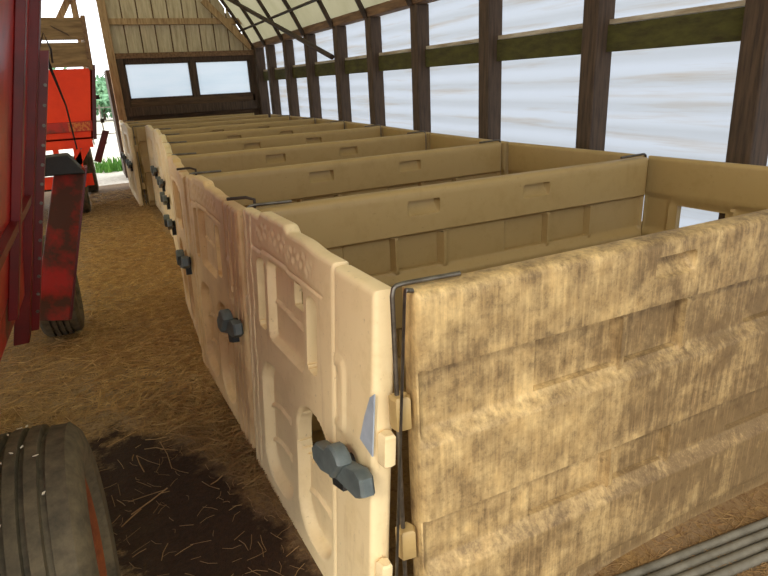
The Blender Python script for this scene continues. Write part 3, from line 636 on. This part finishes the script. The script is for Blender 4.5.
# ------------------------------------------------------------------ outside
def tree(name, loc, h, rx, label, mat, n=900, leaf=.28):
    r = tag(empty(name, loc), label, 'tree' if h > 1.5 else 'plant', 'greenery beyond the doorway')
    if h > 1.5: MB().tube([(0, 0, 0), (.1, 0, h * .35), (0, .1, h * .7)], [h * .035, h * .025, h * .012], 8).build('trunk', 'wood_post', r, 50)
    mb = MB()
    for q in range(n):
        a = random.uniform(0, 2 * math.pi); u = random.uniform(-1, 1); rr = random.uniform(.45, 1) * (1 + .25 * math.sin(3 * a + 4 * u))
        cx = math.sqrt(1 - u * u); c = Vector((rx * rr * cx * math.cos(a), rx * rr * cx * math.sin(a), h * (.58 + .42 * u * rr)))
        if c.z < 0.01: c.z = .02
        d1 = Vector((random.gauss(0, 1), random.gauss(0, 1), random.gauss(0, 1))).normalized() * leaf; d2 = d1.orthogonal().normalized() * leaf * .45
        i = len(mb.v); mb.v += [tuple(c - d1), tuple(c + d2), tuple(c + d1), tuple(c - d2)]; mb.f.append((i, i + 1, i + 2, i + 3))
    me = bpy.data.meshes.new('foliage'); me.from_pydata(mb.v, [], mb.f); me.materials.append(M[mat])
    o = inst('foliage', me, r); return r
tree('leafy_tree', (1.2, 46, -.02), 2.7, 2.4, 'low hazy green tree in the distance beside the door jamb', 'leaf_far', 1400, .3)
tree('leafy_tree', (-1.8, 52, -.02), 3.6, 2.6, 'taller hazy green tree in the distance behind the orange wagon', 'leaf_far', 1400, .3)
def weeds(loc, label, n=260, h=.34, rad=.42):
    mb = MB()
    for q in range(n):
        a = random.uniform(0, 6.28); rr = rad * math.sqrt(random.random()); b = Vector((rr * math.cos(a), rr * math.sin(a), 0)); hh = h * random.uniform(.4, 1)
        t = b + Vector((random.uniform(-.1, .1), random.uniform(-.1, .1), hh)); sd_ = Vector((random.uniform(-1, 1), random.uniform(-1, 1), 0)).normalized() * .014
        i = len(mb.v); mid_ = (b + t) / 2 + Vector((0, 0, .03)); mb.v += [tuple(b - sd_), tuple(b + sd_), tuple(mid_ + sd_), tuple(t), tuple(mid_ - sd_)]; mb.f.append((i, i + 1, i + 2, i + 3, i + 4))
    me = bpy.data.meshes.new('grass_clump'); me.from_pydata(mb.v, [], mb.f); me.materials.append(M['leaf'])
    o = inst('grass_clump', me, None, loc); tag(o, label, 'grass', kind='stuff'); return o
weeds((.36, 15.2, -.02), 'bright green grass clump on the gravel outside the doorway')
cr = tag(empty('yard_gate', (.62, 24, -.02)), 'small grey tubular gate standing far out in the yard', 'gate')
for xx in (-.5, -.1, .3): MB().tube([(xx, 0, 0), (xx, 0, 1.35)], .03, 6).build('upright', 'steel', cr, 40)
for zz in (.35, .8, 1.25): MB().tube([(-.5, 0, zz), (.3, 0, zz)], .022, 6).build('bar', 'steel', cr, 40)

# ------------------------------------------------------------------ straw litter
def litter(name, n, xr, yr, label, lmax=.15, dens=None, thick=1.0):
    V = []; F = []
    for q in range(n):
        for _ in range(8):
            x = random.uniform(*xr); y = yr[0] + (yr[1] - yr[0]) * random.random() ** 1.7
            if dens is None or random.random() < dens(x, y): break
        else: continue
        l = random.uniform(.03, lmax); a = random.uniform(0, math.pi); tilt = random.gauss(0, .16); r = random.uniform(.0007, .0016) * thick
        d = Vector((math.cos(a), math.sin(a), tilt)).normalized(); p = Vector((x, y, fz(x, y) + .004 + random.random() * .012 + abs(tilt) * l * .3))
        n1 = d.cross(Vector((0, 0, 1))).normalized(); n2 = n1.cross(d); i = len(V); bend = n2 * random.uniform(-.006, .006) + n1 * random.uniform(-.008, .008)
        for t, o in ((-.5, 0), (0, 1), (.5, 0)):
            c = p + d * l * t + bend * o
            V += [tuple(c + n1 * r), tuple(c - n1 * r * .5 + n2 * r), tuple(c - n1 * r * .5 - n2 * r * .6)]
        for k in (0, 3):
            for j in range(3): j2 = (j + 1) % 3; F.append((i + k + j, i + k + j2, i + k + 3 + j2, i + k + 3 + j))
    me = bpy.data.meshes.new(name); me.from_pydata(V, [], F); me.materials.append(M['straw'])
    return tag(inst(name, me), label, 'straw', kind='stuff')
def dens(x, y):
    u = (x - .08 - (1.95 - y) * .26) / .33; v = (y - 1.95) / 1.3
    dark_oval = .04 if u * u + v * v < 1 else 1.0  # few straws inside the dark brown oval
    return dark_oval * (.35 if x < -.25 else 1.0)
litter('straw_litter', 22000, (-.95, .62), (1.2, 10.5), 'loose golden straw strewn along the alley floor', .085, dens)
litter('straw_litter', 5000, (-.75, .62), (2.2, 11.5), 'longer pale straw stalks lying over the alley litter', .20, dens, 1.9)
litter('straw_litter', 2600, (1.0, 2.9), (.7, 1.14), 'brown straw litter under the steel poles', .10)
# pale feed flakes lying on the foreground tyre and litter
cm = MB().prism([(-.006, 0), (0, .003), (.008, .001), (.002, -.003)], 0, .002, 'z').mesh('feed_flake', 'chip_white')
for q in range(14):
    a = random.uniform(.95, 2.0); xx = random.uniform(-.44, -.26); R = .398
    o = inst('feed_flake', cm, None, (xx, 1.62 - R * math.cos(a), .39 + R * math.sin(a)), (math.pi / 2 - a if False else a - math.pi / 2, 0, random.uniform(0, 6)))
    tag(o, 'tiny pale feed flake stuck on the foreground tyre tread', 'flake', 'feed flakes on the foreground tyre')
